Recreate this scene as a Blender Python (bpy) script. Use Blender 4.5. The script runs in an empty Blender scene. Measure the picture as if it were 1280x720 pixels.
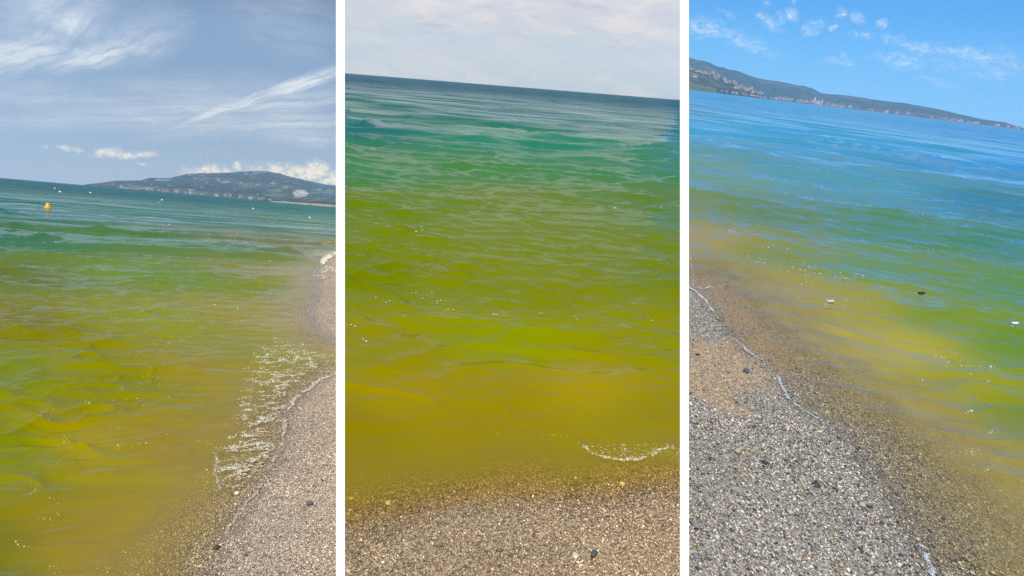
import bpy, bmesh, math, random
import numpy as np
from mathutils import Matrix, Vector
random.seed(7)
RNG = np.random.default_rng(11)
scene = bpy.context.scene
COL = scene.collection

# ------------------------------------------------------------------ camera
W, H, F = 1280.0, 720.0, 720.0          # photograph size and focal length in its pixels
EYE = 1.6
C0 = np.array([0.0, 0.0, EYE])

def ray(px, py):
    px = np.asarray(px, float); py = np.asarray(py, float)
    return np.stack([(px - W/2)/F, (H/2 - py)/F, -np.ones_like(px)], -1)

def up_from_horizon(a, b):
    n = np.cross(ray(*b), ray(*a)); n /= np.linalg.norm(n)
    return n if n[1] > 0 else -n

# the three bays: two points of each one's horizon, left and right limit in the photograph
HORIZON = {1: ((0, 222.0), (420, 258.3)), 2: ((431, 91.2), (849, 124.6)), 3: ((861, 111.6), (1280, 162.0))}
n2 = up_from_horizon(*HORIZON[2])
fwd = np.array([0, 0, -1.0]); y2 = fwd - n2*np.dot(fwd, n2); y2 /= np.linalg.norm(y2)
x2 = np.cross(y2, n2)
R_WC = np.stack([x2, y2, n2])            # camera space -> world
cam_d = bpy.data.cameras.new('camera')
cam_d.sensor_width = 36; cam_d.lens = 36*F/W
cam_d.clip_start = 0.05; cam_d.clip_end = 60000
cam = bpy.data.objects.new('camera', cam_d); COL.objects.link(cam)
cam.matrix_world = Matrix.Translation(C0.tolist()) @ Matrix(R_WC.tolist()).to_4x4()
scene.camera = cam

# frames of the three bays (each a level beach in its own frame, eye EYE above its water)
CENTRE = {1: 210, 2: 640, 3: 1070}
FR = {}
for k in (1, 2, 3):
    n = R_WC @ up_from_horizon(*HORIZON[k])
    c = R_WC @ ray(CENTRE[k], 360)
    y = c - n*np.dot(c, n); y /= np.linalg.norm(y)
    x = np.cross(y, n)
    R = np.stack([x, y, n], 1)           # local -> world columns
    FR[k] = (R, C0 - EYE*n)
def M(k):
    R, o = FR[k]
    m = Matrix(R.tolist()).to_4x4(); m.translation = o.tolist(); return m
def ldir(k, px, py):
    return (ray(px, py) @ R_WC.T) @ FR[k][0]
def ground(k, px, py, z=0.0):
    d = ldir(k, px, py)
    t = (z - EYE)/np.minimum(d[..., 2], -1e-7)
    return d[..., 0]*t, d[..., 1]*t
def project(k, x, y, z=0.0):
    p = np.stack([x, y, np.zeros_like(x)+z], -1)
    w = p @ FR[k][0].T + FR[k][1] - C0
    c = w @ R_WC
    zz = np.minimum(c[..., 2], -1e-6)
    return W/2 + F*c[..., 0]/-zz, H/2 - F*c[..., 1]/-zz
def hline(k, px):
    (x0, y0), (x1, y1) = HORIZON[k]
    return y0 + (px-x0)*(y1-y0)/(x1-x0)
def azel(k, px, py):
    d = ldir(k, px, py); d = d/np.linalg.norm(d)
    return math.degrees(math.atan2(d[0], d[1])), math.degrees(math.asin(d[2]))
def seam_normal(px):                      # world normal of the radial plane through one image column
    a, b = R_WC @ ray(px, 0), R_WC @ ray(px, 720)
    n = np.cross(b, a); n /= np.linalg.norm(n)
    r = R_WC @ np.array([1.0, 0, 0])
    return n if np.dot(n, r) > 0 else -n
SEAM1, SEAM2 = 425.5, 855.5

def lin(c):
    return tuple(((v/255)/12.92 if v/255 <= 0.04045 else ((v/255+0.055)/1.055)**2.4) for v in c)

# ------------------------------------------------------------------ sun
SUN_EL, SUN_AZ = 60.0, 192.0             # azimuth clockwise from +Y: behind the camera
sd_ = bpy.data.lights.new('sun', 'SUN'); sd_.energy = 3.4; sd_.angle = math.radians(0.5); sd_.color = (1, .96, .9)
sun = bpy.data.objects.new('sun', sd_); COL.objects.link(sun)
to_sun = Vector((math.sin(math.radians(SUN_AZ))*math.cos(math.radians(SUN_EL)),
                 math.cos(math.radians(SUN_AZ))*math.cos(math.radians(SUN_EL)), math.sin(math.radians(SUN_EL))))
sun.rotation_euler = to_sun.to_track_quat('Z', 'Y').to_euler()
sun.location = (0, -5, 12)

# ------------------------------------------------------------------ node helpers
class NT:
    def __init__(s, nt): s.t = nt; s.n = nt.nodes; s.l = nt.links
    def node(s, typ, **kw):
        nd = s.n.new(typ)
        for k, v in kw.items(): setattr(nd, k, v)
        return nd
    def put(s, sock, v):
        if isinstance(v, bpy.types.NodeSocket): s.l.new(v, sock)
        elif v is not None:
            if isinstance(v, (tuple, list)) and len(v) == 3 and sock.type == 'RGBA': v = (*v, 1)
            sock.default_value = v
    def math(s, op, a, b=None, c=None, clamp=False):
        nd = s.node('ShaderNodeMath', operation=op, use_clamp=clamp)
        s.put(nd.inputs[0], a); s.put(nd.inputs[1], b); s.put(nd.inputs[2], c)
        return nd.outputs[0]
    def vmath(s, op, a, b=None, out=0):
        nd = s.node('ShaderNodeVectorMath', operation=op)
        s.put(nd.inputs[0], a); s.put(nd.inputs[1], b)
        return nd.outputs[out]
    def mix(s, f, a, b, mode='MIX'):
        nd = s.node('ShaderNodeMix', data_type='RGBA', blend_type=mode)
        s.put(nd.inputs[0], f); s.put(nd.inputs[6], a); s.put(nd.inputs[7], b)
        return nd.outputs[2]
    def noise(s, vec, scale, detail=3, rough=.5, dist=0, out=0):
        nd = s.node('ShaderNodeTexNoise')
        s.put(nd.inputs['Vector'], vec); nd.inputs['Scale'].default_value = scale
        nd.inputs['Detail'].default_value = detail; nd.inputs['Roughness'].default_value = rough
        nd.inputs['Distortion'].default_value = dist
        return nd.outputs[out]
    def maprange(s, v, a, b, c=0.0, d=1.0, smooth=False):
        nd = s.node('ShaderNodeMapRange'); nd.interpolation_type = 'SMOOTHSTEP' if smooth else 'LINEAR'
        for i, q in enumerate((v, a, b, c, d)): s.put(nd.inputs[i], q)
        return nd.outputs[0]
    def ramp(s, f, stops):
        nd = s.node('ShaderNodeValToRGB'); e = nd.color_ramp.elements
        while len(e) < len(stops): e.new(.5)
        for el, (p, c) in zip(e, stops): el.position = p; el.color = (*c, 1)
        s.put(nd.inputs[0], f); return nd.outputs[0]
    def attr(s, name, out='Fac'):
        nd = s.node('ShaderNodeAttribute', attribute_name=name); return nd.outputs[out]

# ------------------------------------------------------------------ world
world = bpy.data.worlds.new('World'); scene.world = world; world.use_nodes = True
t = NT(world.node_tree); t.n.clear()
out = t.node('ShaderNodeOutputWorld'); bg = t.node('ShaderNodeBackground')
STR = 0.1; bg.inputs['Strength'].default_value = STR
sky = t.node('ShaderNodeTexSky', sky_type='NISHITA', sun_disc=False)
sky.sun_elevation = math.radians(SUN_EL); sky.sun_rotation = math.radians(SUN_AZ)
D = t.node('ShaderNodeTexCoord').outputs['Generated']
def sector(k):
    R, _ = FR[k]
    dx = t.vmath('DOT_PRODUCT', D, tuple(R[:, 0]), 1); dy = t.vmath('DOT_PRODUCT', D, tuple(R[:, 1]), 1)
    dz = t.vmath('DOT_PRODUCT', D, tuple(R[:, 2]), 1)
    az = t.math('MULTIPLY', t.math('ARCTAN2', dx, dy), 57.29578)
    el = t.math('MULTIPLY', t.math('ARCSINE', dz), 57.29578)
    cb = t.node('ShaderNodeCombineXYZ'); t.put(cb.inputs[0], az); t.put(cb.inputs[1], el)
    return cb.outputs[0], el
HAZE = 1.25e-4                            # density of the sea haze built at the end
AIR = np.array((.25, .385, .70))
def beyond(k, target, el, veil=1.0):      # radiance the sky needs behind the haze to read as target
    ew = el-13 if k == 1 else el
    path = 5500 if ew <= .3 else min(5500, 320/math.sin(math.radians(ew)))
    T = math.exp(-HAZE*path)
    return tuple(float(v) for v in np.maximum((np.array(lin(target))-AIR*(1-T))/T, .01))
def gradient(kk, el, stops, veil, gain=(1, 1, 1)):
    f = t.maprange(el, 0, 90)
    c = t.ramp(f, [(a/90, tuple(v/2 for v in beyond(kk, col, a))) for a, col in stops])
    c = t.mix(1.0, c, tuple(2*g/STR for g in gain), 'MULTIPLY')
    return t.mix(veil, sky.outputs[0], c)
def clouds(k, q, strokes, warp, wscale, nscale, stretch=(1, 1, 1), fibre=False):
    wn = t.vmath('SUBTRACT', t.noise(q, wscale, 4, .6, out=1), (.5, .5, .5))
    qw = t.vmath('ADD', q, t.vmath('MULTIPLY', wn, (warp*1.4, warp, 0)))
    tot = None
    for (ax, ay, bx, by, w, s) in strokes:
        a, b = azel(k, ax, ay), azel(k, bx, by)
        L = math.hypot(b[0]-a[0], b[1]-a[1])/2; ang = math.atan2(b[1]-a[1], b[0]-a[0])
        wd = w/F*57.3*math.cos(math.radians(20))
        mp = t.node('ShaderNodeMapping', vector_type='TEXTURE')
        t.put(mp.inputs[0], qw); mp.inputs['Location'].default_value = ((a[0]+b[0])/2, (a[1]+b[1])/2, 0)
        mp.inputs['Rotation'].default_value = (0, 0, ang); mp.inputs['Scale'].default_value = (max(L, wd)*1.15, wd, 1)
        m = t.maprange(t.vmath('LENGTH', mp.outputs[0], out=1), 0.15, 1.6, min(1.3, s*1.5), 0.0, True)
        if fibre:
            fn = t.noise(t.vmath('MULTIPLY', mp.outputs[0], (.9, 2.4, 1)), 1.0, 3, .6, .5)
            m = t.math('MULTIPLY', m, t.maprange(fn, .34, .66, .35, 1.2))
        tot = m if tot is None else t.math('MAXIMUM', tot, m)
    n = t.noise(t.vmath('MULTIPLY', qw, stretch), nscale, 5, .62)
    return t.math('MULTIPLY', tot, t.maprange(n, .36, .62, .55 if k == 1 and fibre else .1, 1.2), clamp=True)
# left bay: grey blue sky with cirrus streaks and low cumulus
q1, e1 = sector(1)
s1 = gradient(1, e1, [(0, (186, 200, 224)), (3, (174, 192, 220)), (9, (146, 166, 202)), (17, (120, 140, 182)), (30, (104, 126, 170)), (90, (90, 120, 172))], .9)
c1 = clouds(1, q1, [(-40, 86, 80, 50, 15, .85), (30, 66, 105, -10, 34, .55), (0, 60, 60, 30, 26, .4), (66, 85, 165, 52, 12, .75), (120, 70, 220, 30, 22, .35),
                    (236, 155, 330, 119, 5, 1.2), (300, 131, 432, 82, 8, 1.1), (255, 146, 350, 108, 6, .8), (-10, 40, 130, -10, 34, .4), (60, 130, 420, 120, 26, .3), (5, 152, 270, 143, 11, .4), (160, 140, 430, 120, 15, .5),
                    (210, 162, 430, 148, 13, .45), (330, 170, 430, 170, 12, .3), (-30, 120, 110, 118, 16, .25), (300, 10, 430, 30, 40, .15)], 1.6, .16, .35, (.35, 1.2, 1), True)
s1 = t.mix(c1, s1, tuple(v/STR for v in beyond(1, (222, 224, 232), 8)))
cu1 = clouds(1, q1, [(118, 191, 152, 192, 4.5, .9), (145, 193, 192, 192, 3.5, .9), (74, 184, 98, 188, 3, .6), (52, 183, 58, 183, 2.5, .6), (174, 205, 184, 205, 2, .5),
                     (235, 214, 290, 214, 6, .75), (290, 209, 302, 207, 5, .9), (330, 212, 430, 222, 9, .85), (385, 208, 408, 208, 7, .95), (395, 222, 440, 226, 8, .8)], .9, .9, 1.4)
s1 = t.mix(t.math('MULTIPLY', cu1, 1.0, clamp=True), s1, tuple(v/STR for v in beyond(1, (240, 232, 226), 3)))
# middle bay: pale cloud sheet
q2, e2 = sector(2)
s2 = gradient(2, e2, [(0, (196, 208, 222)), (3, (203, 210, 224)), (6, (212, 213, 224)), (12, (218, 216, 225)), (90, (205, 208, 222))], .95)
n2a = t.noise(t.vmath('MULTIPLY', q2, (.4, 1.3, 1)), .42, 5, .6, .6)
s2 = t.mix(t.maprange(n2a, .42, .68, 0, .8, True), s2, tuple(v/STR for v in beyond(2, (234, 227, 226), 6)))
n2b = t.noise(t.vmath('MULTIPLY', q2, (.3, 1.3, 1)), .6, 4, .6)
s2 = t.mix(t.math('MULTIPLY', t.maprange(n2b, .52, .72, 0, .7, True), t.maprange(e2, 1.5, 5)), s2, tuple(v/STR for v in beyond(2, (188, 194, 214), 5)))
# right bay: clear vivid blue with small fair weather clouds
q3, e3 = sector(3)
s3 = gradient(3, e3, [(0, (140, 198, 248)), (3, (122, 188, 247)), (7, (100, 172, 243)), (11, (80, 158, 238)), (25, (58, 134, 226)), (90, (34, 92, 190))], .93)
Z = lambda x, y: (860 + x/3.048, y/3.048)
def st3(x0, y0, x1, y1, w, s): a, b = Z(x0, y0), Z(x1, y1); return (*a, *b, w/3.048, s)
c3 = clouds(3, q3, [st3(-20, 85, 150, 130, 30, .5), st3(100, 120, 330, 200, 20, .42), st3(290, 8, 304, 18, 12, .45), st3(395, 4, 405, 12, 10, .3), st3(270, 60, 350, 105, 16, .45),
                    st3(340, 55, 370, 80, 10, .4), st3(372, 50, 405, 62, 18, .65), st3(440, 105, 482, 120, 18, .55), st3(485, 85, 512, 100, 14, .5), st3(540, 102, 558, 116, 10, .7),
                    st3(570, 45, 605, 58, 15, .5), st3(632, 58, 668, 80, 14, .55), st3(718, 88, 752, 96, 12, .45), st3(748, 142, 764, 158, 12, .45), st3(612, 130, 645, 138, 8, .45),
                    st3(655, 125, 705, 142, 10, .35), st3(585, 200, 595, 206, 9, .4), st3(520, 225, 600, 236, 10, .35), st3(590, 228, 635, 240, 10, .6), st3(800, 158, 960, 205, 16, .5),
                    st3(900, 185, 1240, 222, 18, .5), st3(730, 215, 890, 240, 22, .5), st3(1090, 225, 1130, 235, 14, .6), st3(1180, 278, 1200, 292, 12, .65), st3(1108, 272, 1128, 286, 12, .5),
                    st3(890, 295, 1030, 328, 12, .3), st3(940, 240, 1290, 270, 34, .25), st3(1160, 200, 1290, 260, 26, .3), st3(120, 40, 170, 70, 8, .2)], 1.2, .9, 1.9, (.7, 1.2, 1), True)
s3 = t.mix(t.math('MULTIPLY', c3, .95), s3, tuple(v/STR for v in beyond(3, (214, 232, 250), 8)))
# the three skies meet along the planes of the two view gutters
w1, w2 = seam_normal(SEAM1), seam_normal(SEAM2)
r1 = t.maprange(t.vmath('DOT_PRODUCT', D, tuple(w1), 1), -.002, .002)
r2 = t.maprange(t.vmath('DOT_PRODUCT', D, tuple(w2), 1), -.002, .002)
fw = t.maprange(t.vmath('DOT_PRODUCT', D, tuple(R_WC @ fwd), 1), -.3, .1)
full = t.mix(r2, t.mix(r1, s1, s2), s3)
full = t.mix(fw, s1, full)
eup = t.maprange(t.math('MULTIPLY', t.math('ARCSINE', t.vmath('DOT_PRODUCT', D, (0, 0, 1), 1)), 57.29578), 11, 21, 0, 1, True)
up = t.mix(.8, sky.outputs[0], tuple(v/STR for v in lin((158, 184, 222))))
full = t.mix(eup, full, up)
t.l.new(full, bg.inputs[0]); t.l.new(bg.outputs[0], out.inputs[0])

scene.view_settings.view_transform = 'Standard'; scene.view_settings.look = 'None'
scene.view_settings.exposure = 0.0; scene.view_settings.gamma = 1.0
scene.render.engine = 'CYCLES'
cy = scene.cycles
cy.use_denoising = False; cy.max_bounces = 6; cy.transparent_max_bounces = 8; cy.diffuse_bounces = 2; cy.glossy_bounces = 2
cy.volume_bounces = 1; cy.sample_clamp_indirect = 3

# ------------------------------------------------------------------ object helpers
def tag(o, label=None, cat=None, group=None, kind=None):
    if label: o['label'] = label
    if cat: o['category'] = cat
    if group: o['group'] = group
    if kind: o['kind'] = kind
    return o
def mesh_np(name, V, Fc, mat, k=None, smooth=True, attrs=None, parent=None):
    me = bpy.data.meshes.new(name)
    V = np.asarray(V, np.float32); Fc = np.asarray(Fc, np.int32)
    m = Fc.shape[1]
    me.vertices.add(len(V)); me.vertices.foreach_set('co', V.ravel())
    me.loops.add(Fc.size); me.loops.foreach_set('vertex_index', Fc.ravel())
    me.polygons.add(len(Fc)); me.polygons.foreach_set('loop_start', np.arange(0, Fc.size, m, dtype=np.int32))
    me.update(calc_edges=True)
    me.polygons.foreach_set('use_smooth', np.full(len(Fc), smooth))
    for an, av in (attrs or {}).items():
        av = np.asarray(av, np.float32)
        if av.ndim == 1:
            a = me.attributes.new(an, 'FLOAT', 'POINT'); a.data.foreach_set('value', av)
        else:
            a = me.attributes.new(an, 'FLOAT_COLOR', 'POINT')
            a.data.foreach_set('color', np.concatenate([av, np.ones((len(av), 1), np.float32)], 1).ravel())
    me.materials.append(mat); me.validate()
    o = bpy.data.objects.new(name, me); COL.objects.link(o)
    if k: o.matrix_world = M(k)
    if parent: o.parent = parent
    return o
def material(name):
    m = bpy.data.materials.new(name); m.use_nodes = True
    q = NT(m.node_tree); q.n.clear()
    o = q.node('ShaderNodeOutputMaterial')
    return m, q, o
def hashf(ix, iy, seed):
    h = (ix*374761393 + iy*668265263 + seed*974711) & 0xffffffff
    h = ((h ^ (h >> 13))*1274126177) & 0xffffffff
    return ((h ^ (h >> 16)) & 0xffff)/65535.0
def vnoise(x, y, seed=0):
    ix = np.floor(x).astype(np.int64); iy = np.floor(y).astype(np.int64)
    fx, fy = x-ix, y-iy
    fx = fx*fx*fx*(fx*(fx*6-15)+10); fy = fy*fy*fy*(fy*(fy*6-15)+10)
    a = hashf(ix, iy, seed)*(1-fx)+hashf(ix+1, iy, seed)*fx
    b = hashf(ix, iy+1, seed)*(1-fx)+hashf(ix+1, iy+1, seed)*fx
    return a*(1-fy)+b*fy
def fbm(x, y, seed=0, oct=4):
    s = 0; a = .5; n = 0
    for i in range(oct):
        s = s + a*vnoise(x*2**i, y*2**i, seed+i*17); n += a; a *= .5
    return s/n
def smooth(a, b, x):
    u = np.clip((x-a)/(b-a), 0, 1); return u*u*(3-2*u)
def poly_sd(P, x, y):                      # signed distance, negative inside the polygon
    P = np.asarray(P); Q = np.roll(P, -1, 0)
    d = np.full(np.shape(x), 1e9); inside = np.zeros(np.shape(x), bool)
    for (ax, ay), (bx, by) in zip(P, Q):
        ex, ey = bx-ax, by-ay
        u = np.clip(((x-ax)*ex+(y-ay)*ey)/(ex*ex+ey*ey+1e-12), 0, 1)
        d = np.minimum(d, np.hypot(x-ax-u*ex, y-ay-u*ey))
        c = (ay > y) != (by > y)
        with np.errstate(divide='ignore', invalid='ignore'):
            xi = ax+(y-ay)*ex/(ey if ey != 0 else 1e-12)
        inside ^= c & (x < xi)
    return np.where(inside, -d, d)
def ico(sub=0):
    bm = bmesh.new(); bmesh.ops.create_icosphere(bm, subdivisions=sub, radius=1)
    v = np.array([tuple(a.co) for a in bm.verts]); f = np.array([[a.index for a in c.verts] for c in bm.faces])
    bm.free(); return v, f
ICO = ico(1)
OCT = (np.array([[1, 0, 0], [0, 1, 0], [-1, 0, 0], [0, -1, 0], [0, 0, 1], [0, 0, -1.]]), np.array([[0, 1, 4], [1, 2, 4], [2, 3, 4], [3, 0, 4], [1, 0, 5], [2, 1, 5], [3, 2, 5], [0, 3, 5]]))

# ------------------------------------------------------------------ shores (pixels of the photograph, laid on each bay's ground)
SHORE = {
 1: [(225, 790), (258, 722), (270, 692), (285, 665), (300, 640), (318, 618), (335, 590), (350, 562), (356, 540), (354, 520), (368, 502), (385, 487), (402, 475), (425, 462), (520, 440),
     (440, 437), (420, 430), (404, 416), (392, 402), (388, 392), (396, 375), (399, 350), (402, 333), (410, 322), (432, 316), (700, 330), (900, 500), (900, 1500), (100, 1500)],
 2: [(-200, 800), (300, 700), (431, 668), (480, 655), (540, 640), (600, 632), (660, 626), (720, 628), (780, 620), (850, 612), (960, 600), (1500, 640), (1500, 1600), (-200, 1600)],
 3: [(700, 310), (861, 352), (868, 362), (880, 374), (893, 388), (905, 400), (916, 418), (922, 430), (934, 440), (948, 448), (962, 458), (975, 468), (978, 480), (988, 500), (1003, 512),
     (1024, 524), (1045, 536), (1066, 556), (1084, 578), (1100, 600), (1116, 625), (1132, 655), (1146, 682), (1160, 705), (1172, 735), (1240, 860), (1500, 1500), (600, 1500), (300, 600)]}
SHP = {k: np.stack(ground(k, *np.array(v, float).T), 1) for k, v in SHORE.items()}
def offshore(k, x, y):
    d = poly_sd(SHP[k], x, y)
    n = (fbm(x*9, y*9, 3)-.5)*.05
    return d + n*np.exp(-np.abs(d)*2)
SLOPE = {1: .11, 2: .12, 3: .09}
def bed_z(k, x, y, d=None):
    if d is None: d = offshore(k, x, y)
    z = np.where(d > 0, -SLOPE[k]*d, -SLOPE[k]*.8*d)
    z = np.maximum(z, -.6 - .02*np.maximum(d, 0)); z = np.minimum(z, .25)
    return z + (fbm(x*3, y*3, 5)-.5)*.02*np.clip(np.abs(d)*4, 0, 1) - .006

# ------------------------------------------------------------------ materials: water, bed, pebbles, foam
def lattice(k, cols, srows):
    PX, S = np.meshgrid(cols, srows); PY = hline(k, PX)+S
    x, y = ground(k, PX, PY); return PX, PY, x, y
def quads(nr, nc, flip=False):
    i = np.arange(nr-1)[:, None]*nc+np.arange(nc-1)[None, :]
    f = np.stack([i, i+1, i+1+nc, i+nc], -1).reshape(-1, 4)
    return f[:, ::-1] if flip else f
def cols_of(k, step):
    lim = {1: (-12, SEAM1), 2: (SEAM1, SEAM2), 3: (SEAM2, 1292)}[k]
    c = np.linspace(lim[0], lim[1], int((lim[1]-lim[0])/step)+1)
    mg = np.cumsum(6*1.16**np.arange(24))
    if k == 1: c = np.concatenate([(lim[0]-mg)[::-1], c])
    if k == 3: c = np.concatenate([c, lim[1]+mg])
    return c
def srows_of(k, step, s0=.22):
    top = 740 - HORIZON[k][0][1]
    a = s0*1.13**np.arange(200); a = a[a < 3]
    b = np.arange(a[-1]+.5, top, step)
    c = b[-1]+np.cumsum(8*1.13**np.arange(25))
    return np.concatenate([a, b, c])

def water_material(k, prm):
    m, q, o = material('sea water')
    geo = q.node('ShaderNodeNewGeometry'); tc = q.node('ShaderNodeTexCoord').outputs['Object']
    pig = q.attr('pigment', 'Color'); op = q.attr('opacity'); far = q.attr('far')
    v2 = q.vmath('MULTIPLY', tc, (*prm['stretch'], 1))
    # fine ripples and, far out, patches of wind
    b1 = q.noise(v2, prm['s1'], 3, .6, .4); b2 = q.noise(v2, prm['s2'], 3, .55, .6)
    hgt = q.math('ADD', q.math('MULTIPLY', b1, prm['a1']), q.math('MULTIPLY', b2, prm['a2']))
    b3 = q.noise(q.vmath('MULTIPLY', tc, (.45, 1, 1)), .3, 4, .55, .3)
    hgt = q.math('ADD', q.math('MULTIPLY', hgt, q.math('MULTIPLY', q.attr('rip'), 1.0)), q.math('MULTIPLY', q.math('MULTIPLY', b3, far), prm['a3']))
    bp = q.node('ShaderNodeBump'); bp.inputs['Strength'].default_value = 1; bp.inputs['Distance'].default_value = 1
    q.put(bp.inputs['Height'], hgt)
    patch = q.noise(q.vmath('MULTIPLY', tc, (.5, 1, 1)), .035, 4, .6)
    pig2 = q.mix(q.math('MULTIPLY', far, q.maprange(patch, .35, .65, 0, .75, True)), pig, q.mix(1, pig, prm['patch'], 'MULTIPLY'))
    cl = q.noise(tc, 2.2, 3, .55, .5)          # clots and threads of the bloom
    pig2 = q.mix(q.maprange(cl, .35, .7, 0, .35, True), pig2, q.mix(1, pig2, (1.1, 1.1, .9), 'MULTIPLY'))
    pig2 = q.mix(q.math('POWER', q.math('SUBTRACT', 1.0, op), 1.0), pig2, prm['shal'])
    dif = q.node('ShaderNodeBsdfDiffuse'); q.put(dif.inputs[0], pig2)
    tr = q.node('ShaderNodeBsdfTransparent'); q.put(tr.inputs[0], q.mix(q.math('POWER', op, .35), (1, 1, .97), prm['tint']))
    mx = q.node('ShaderNodeMixShader'); q.put(mx.inputs[0], op); q.l.new(tr.outputs[0], mx.inputs[1]); q.l.new(dif.outputs[0], mx.inputs[2])
    fr = q.node('ShaderNodeFresnel'); fr.inputs['IOR'].default_value = 1.34; q.l.new(bp.outputs[0], fr.inputs['Normal'])
    gl = q.node('ShaderNodeBsdfGlossy'); q.l.new(bp.outputs[0], gl.inputs['Normal'])
    q.put(gl.inputs['Roughness'], q.math('MULTIPLY_ADD', far, .22, .03)); gl.inputs[0].default_value = (1, 1, 1, 1)
    # ruffled and slick water out to the horizon
    rf = q.noise(q.vmath('MULTIPLY', tc, (.24, 1, 1)), .34, 8, .74, .2)
    ruf = q.math('MULTIPLY_ADD', q.math('SUBTRACT', q.maprange(rf, .41, .59, .15, 1.6), 1.0), q.attr('mid'), 1.0)
    m2 = q.node('ShaderNodeMixShader'); q.put(m2.inputs[0], q.math('MULTIPLY', q.math('MULTIPLY', ruf, q.math('MULTIPLY', q.math('MAXIMUM', q.math('SUBTRACT', fr.outputs[0], prm['cut']), 0), prm['refl'])), q.math('MULTIPLY_ADD', q.attr('open'), -prm['fardamp'], 1)))
    q.l.new(mx.outputs[0], m2.inputs[1]); q.l.new(gl.outputs[0], m2.inputs[2]); q.l.new(m2.outputs[0], o.inputs[0])
    return m

# spread of the algal bloom: points on the water and the water's own colour there (sRGB of the pigment)
PIG = {
 1: [(0, 226, (32, 93, 98)), (210, 244, (30, 97, 98)), (400, 262, (39, 106, 94)), (0, 262, (30, 104, 93)), (210, 268, (35, 106, 86)), (400, 280, (60, 112, 73)),
     (0, 300, (50, 105, 56)), (210, 305, (65, 111, 41)), (380, 310, (109, 107, 41)), (0, 345, (94, 107, 9)), (210, 345, (105, 126, 16)), (360, 345, (131, 124, 25)),
     (0, 400, (117, 110, 3)), (210, 400, (131, 133, 7)), (330, 400, (147, 129, 23)), (0, 470, (115, 124, 1)), (140, 470, (125, 122, 1)), (260, 470, (148, 127, 2)),
     (0, 560, (119, 124, 2)), (120, 560, (151, 132, 2)), (220, 560, (148, 122, 2)), (0, 700, (117, 113, 2)), (110, 700, (149, 122, 2)), (200, 700, (156, 128, 2)), (270, 620, (151, 130, 2)),
     (380, 450, (136, 127, 2))],
 2: [(640, 110, (19, 83, 95)), (460, 100, (19, 83, 95)), (820, 126, (19, 85, 96)), (640, 140, (16, 95, 89)), (440, 160, (12, 95, 86)), (840, 160, (19, 99, 91)),
     (640, 180, (24, 114, 78)), (640, 215, (62, 115, 50)), (440, 215, (52, 113, 52)), (840, 215, (52, 113, 66)), (640, 255, (98, 114, 7)), (440, 255, (95, 114, 8)), (840, 260, (81, 110, 21)),
     (640, 300, (105, 116, 2)), (640, 360, (113, 118, 2)), (440, 340, (105, 114, 2)), (840, 340, (102, 114, 2)), (640, 430, (125, 131, 2)), (440, 440, (129, 122, 2)), (840, 440, (125, 124, 2)),
     (500, 500, (146, 124, 2)), (640, 500, (142, 122, 2)), (740, 490, (154, 131, 2)), (830, 520, (133, 120, 2)), (450, 540, (131, 114, 2)), (640, 550, (140, 120, 2)), (800, 550, (138, 122, 2)),
     (640, 600, (129, 110, 2))],
 3: [(870, 118, (39, 137, 176)), (1070, 142, (42, 140, 180)), (1270, 168, (37, 131, 176)), (880, 160, (59, 140, 168)), (1070, 180, (57, 137, 165)), (1270, 210, (44, 124, 168)),
     (880, 220, (92, 131, 116)), (1070, 230, (64, 131, 140)), (1270, 260, (35, 106, 119)), (870, 265, (111, 120, 62)), (960, 270, (81, 114, 78)), (1120, 290, (64, 116, 77)), (1270, 310, (52, 114, 93)),
     (880, 300, (145, 128, 80)), (980, 320, (111, 122, 45)), (1100, 340, (90, 124, 36)), (1270, 370, (78, 122, 46)), (960, 370, (148, 133, 68)), (1060, 390, (143, 133, 50)), (1170, 400, (103, 126, 16)),
     (1270, 440, (86, 122, 16)), (1050, 430, (169, 150, 41)), (1130, 440, (163, 148, 32)), (1200, 480, (136, 135, 9)), (1270, 530, (94, 118, 9)), (1120, 520, (156, 140, 52)), (1200, 560, (156, 140, 52)),
     (1270, 620, (156, 140, 52)), (1180, 640, (141, 121, 31)), (1250, 700, (156, 140, 52)), (930, 400, (145, 135, 92))]}
WP = {1: dict(refl=.62, cut=.03, shal=lin((206, 180, 92)), s1=14, s2=38, a1=.0026, a2=.0008, a3=.13, stretch=(.6, 1), patch=(.75, .8, .82), fardamp=.72, tint=(.99, .9, .52)),
      2: dict(refl=.56, cut=.03, shal=lin((190, 166, 60)), s1=12, s2=34, a1=.0026, a2=.0008, a3=.13, stretch=(.6, 1), patch=(.6, .74, .78), fardamp=.72, tint=(.99, .86, .34)),
      3: dict(refl=.95, cut=.02, shal=lin((196, 172, 104)), s1=14, s2=38, a1=.0026, a2=.0008, a3=.13, stretch=(.7, 1), patch=(.6, .85, 1.0), fardamp=.5, tint=(.99, .9, .58))}
OPL = {1: .44, 2: .29, 3: .78}
OPP = {1: 1.9, 2: 2.0, 3: 2.0}
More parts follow.
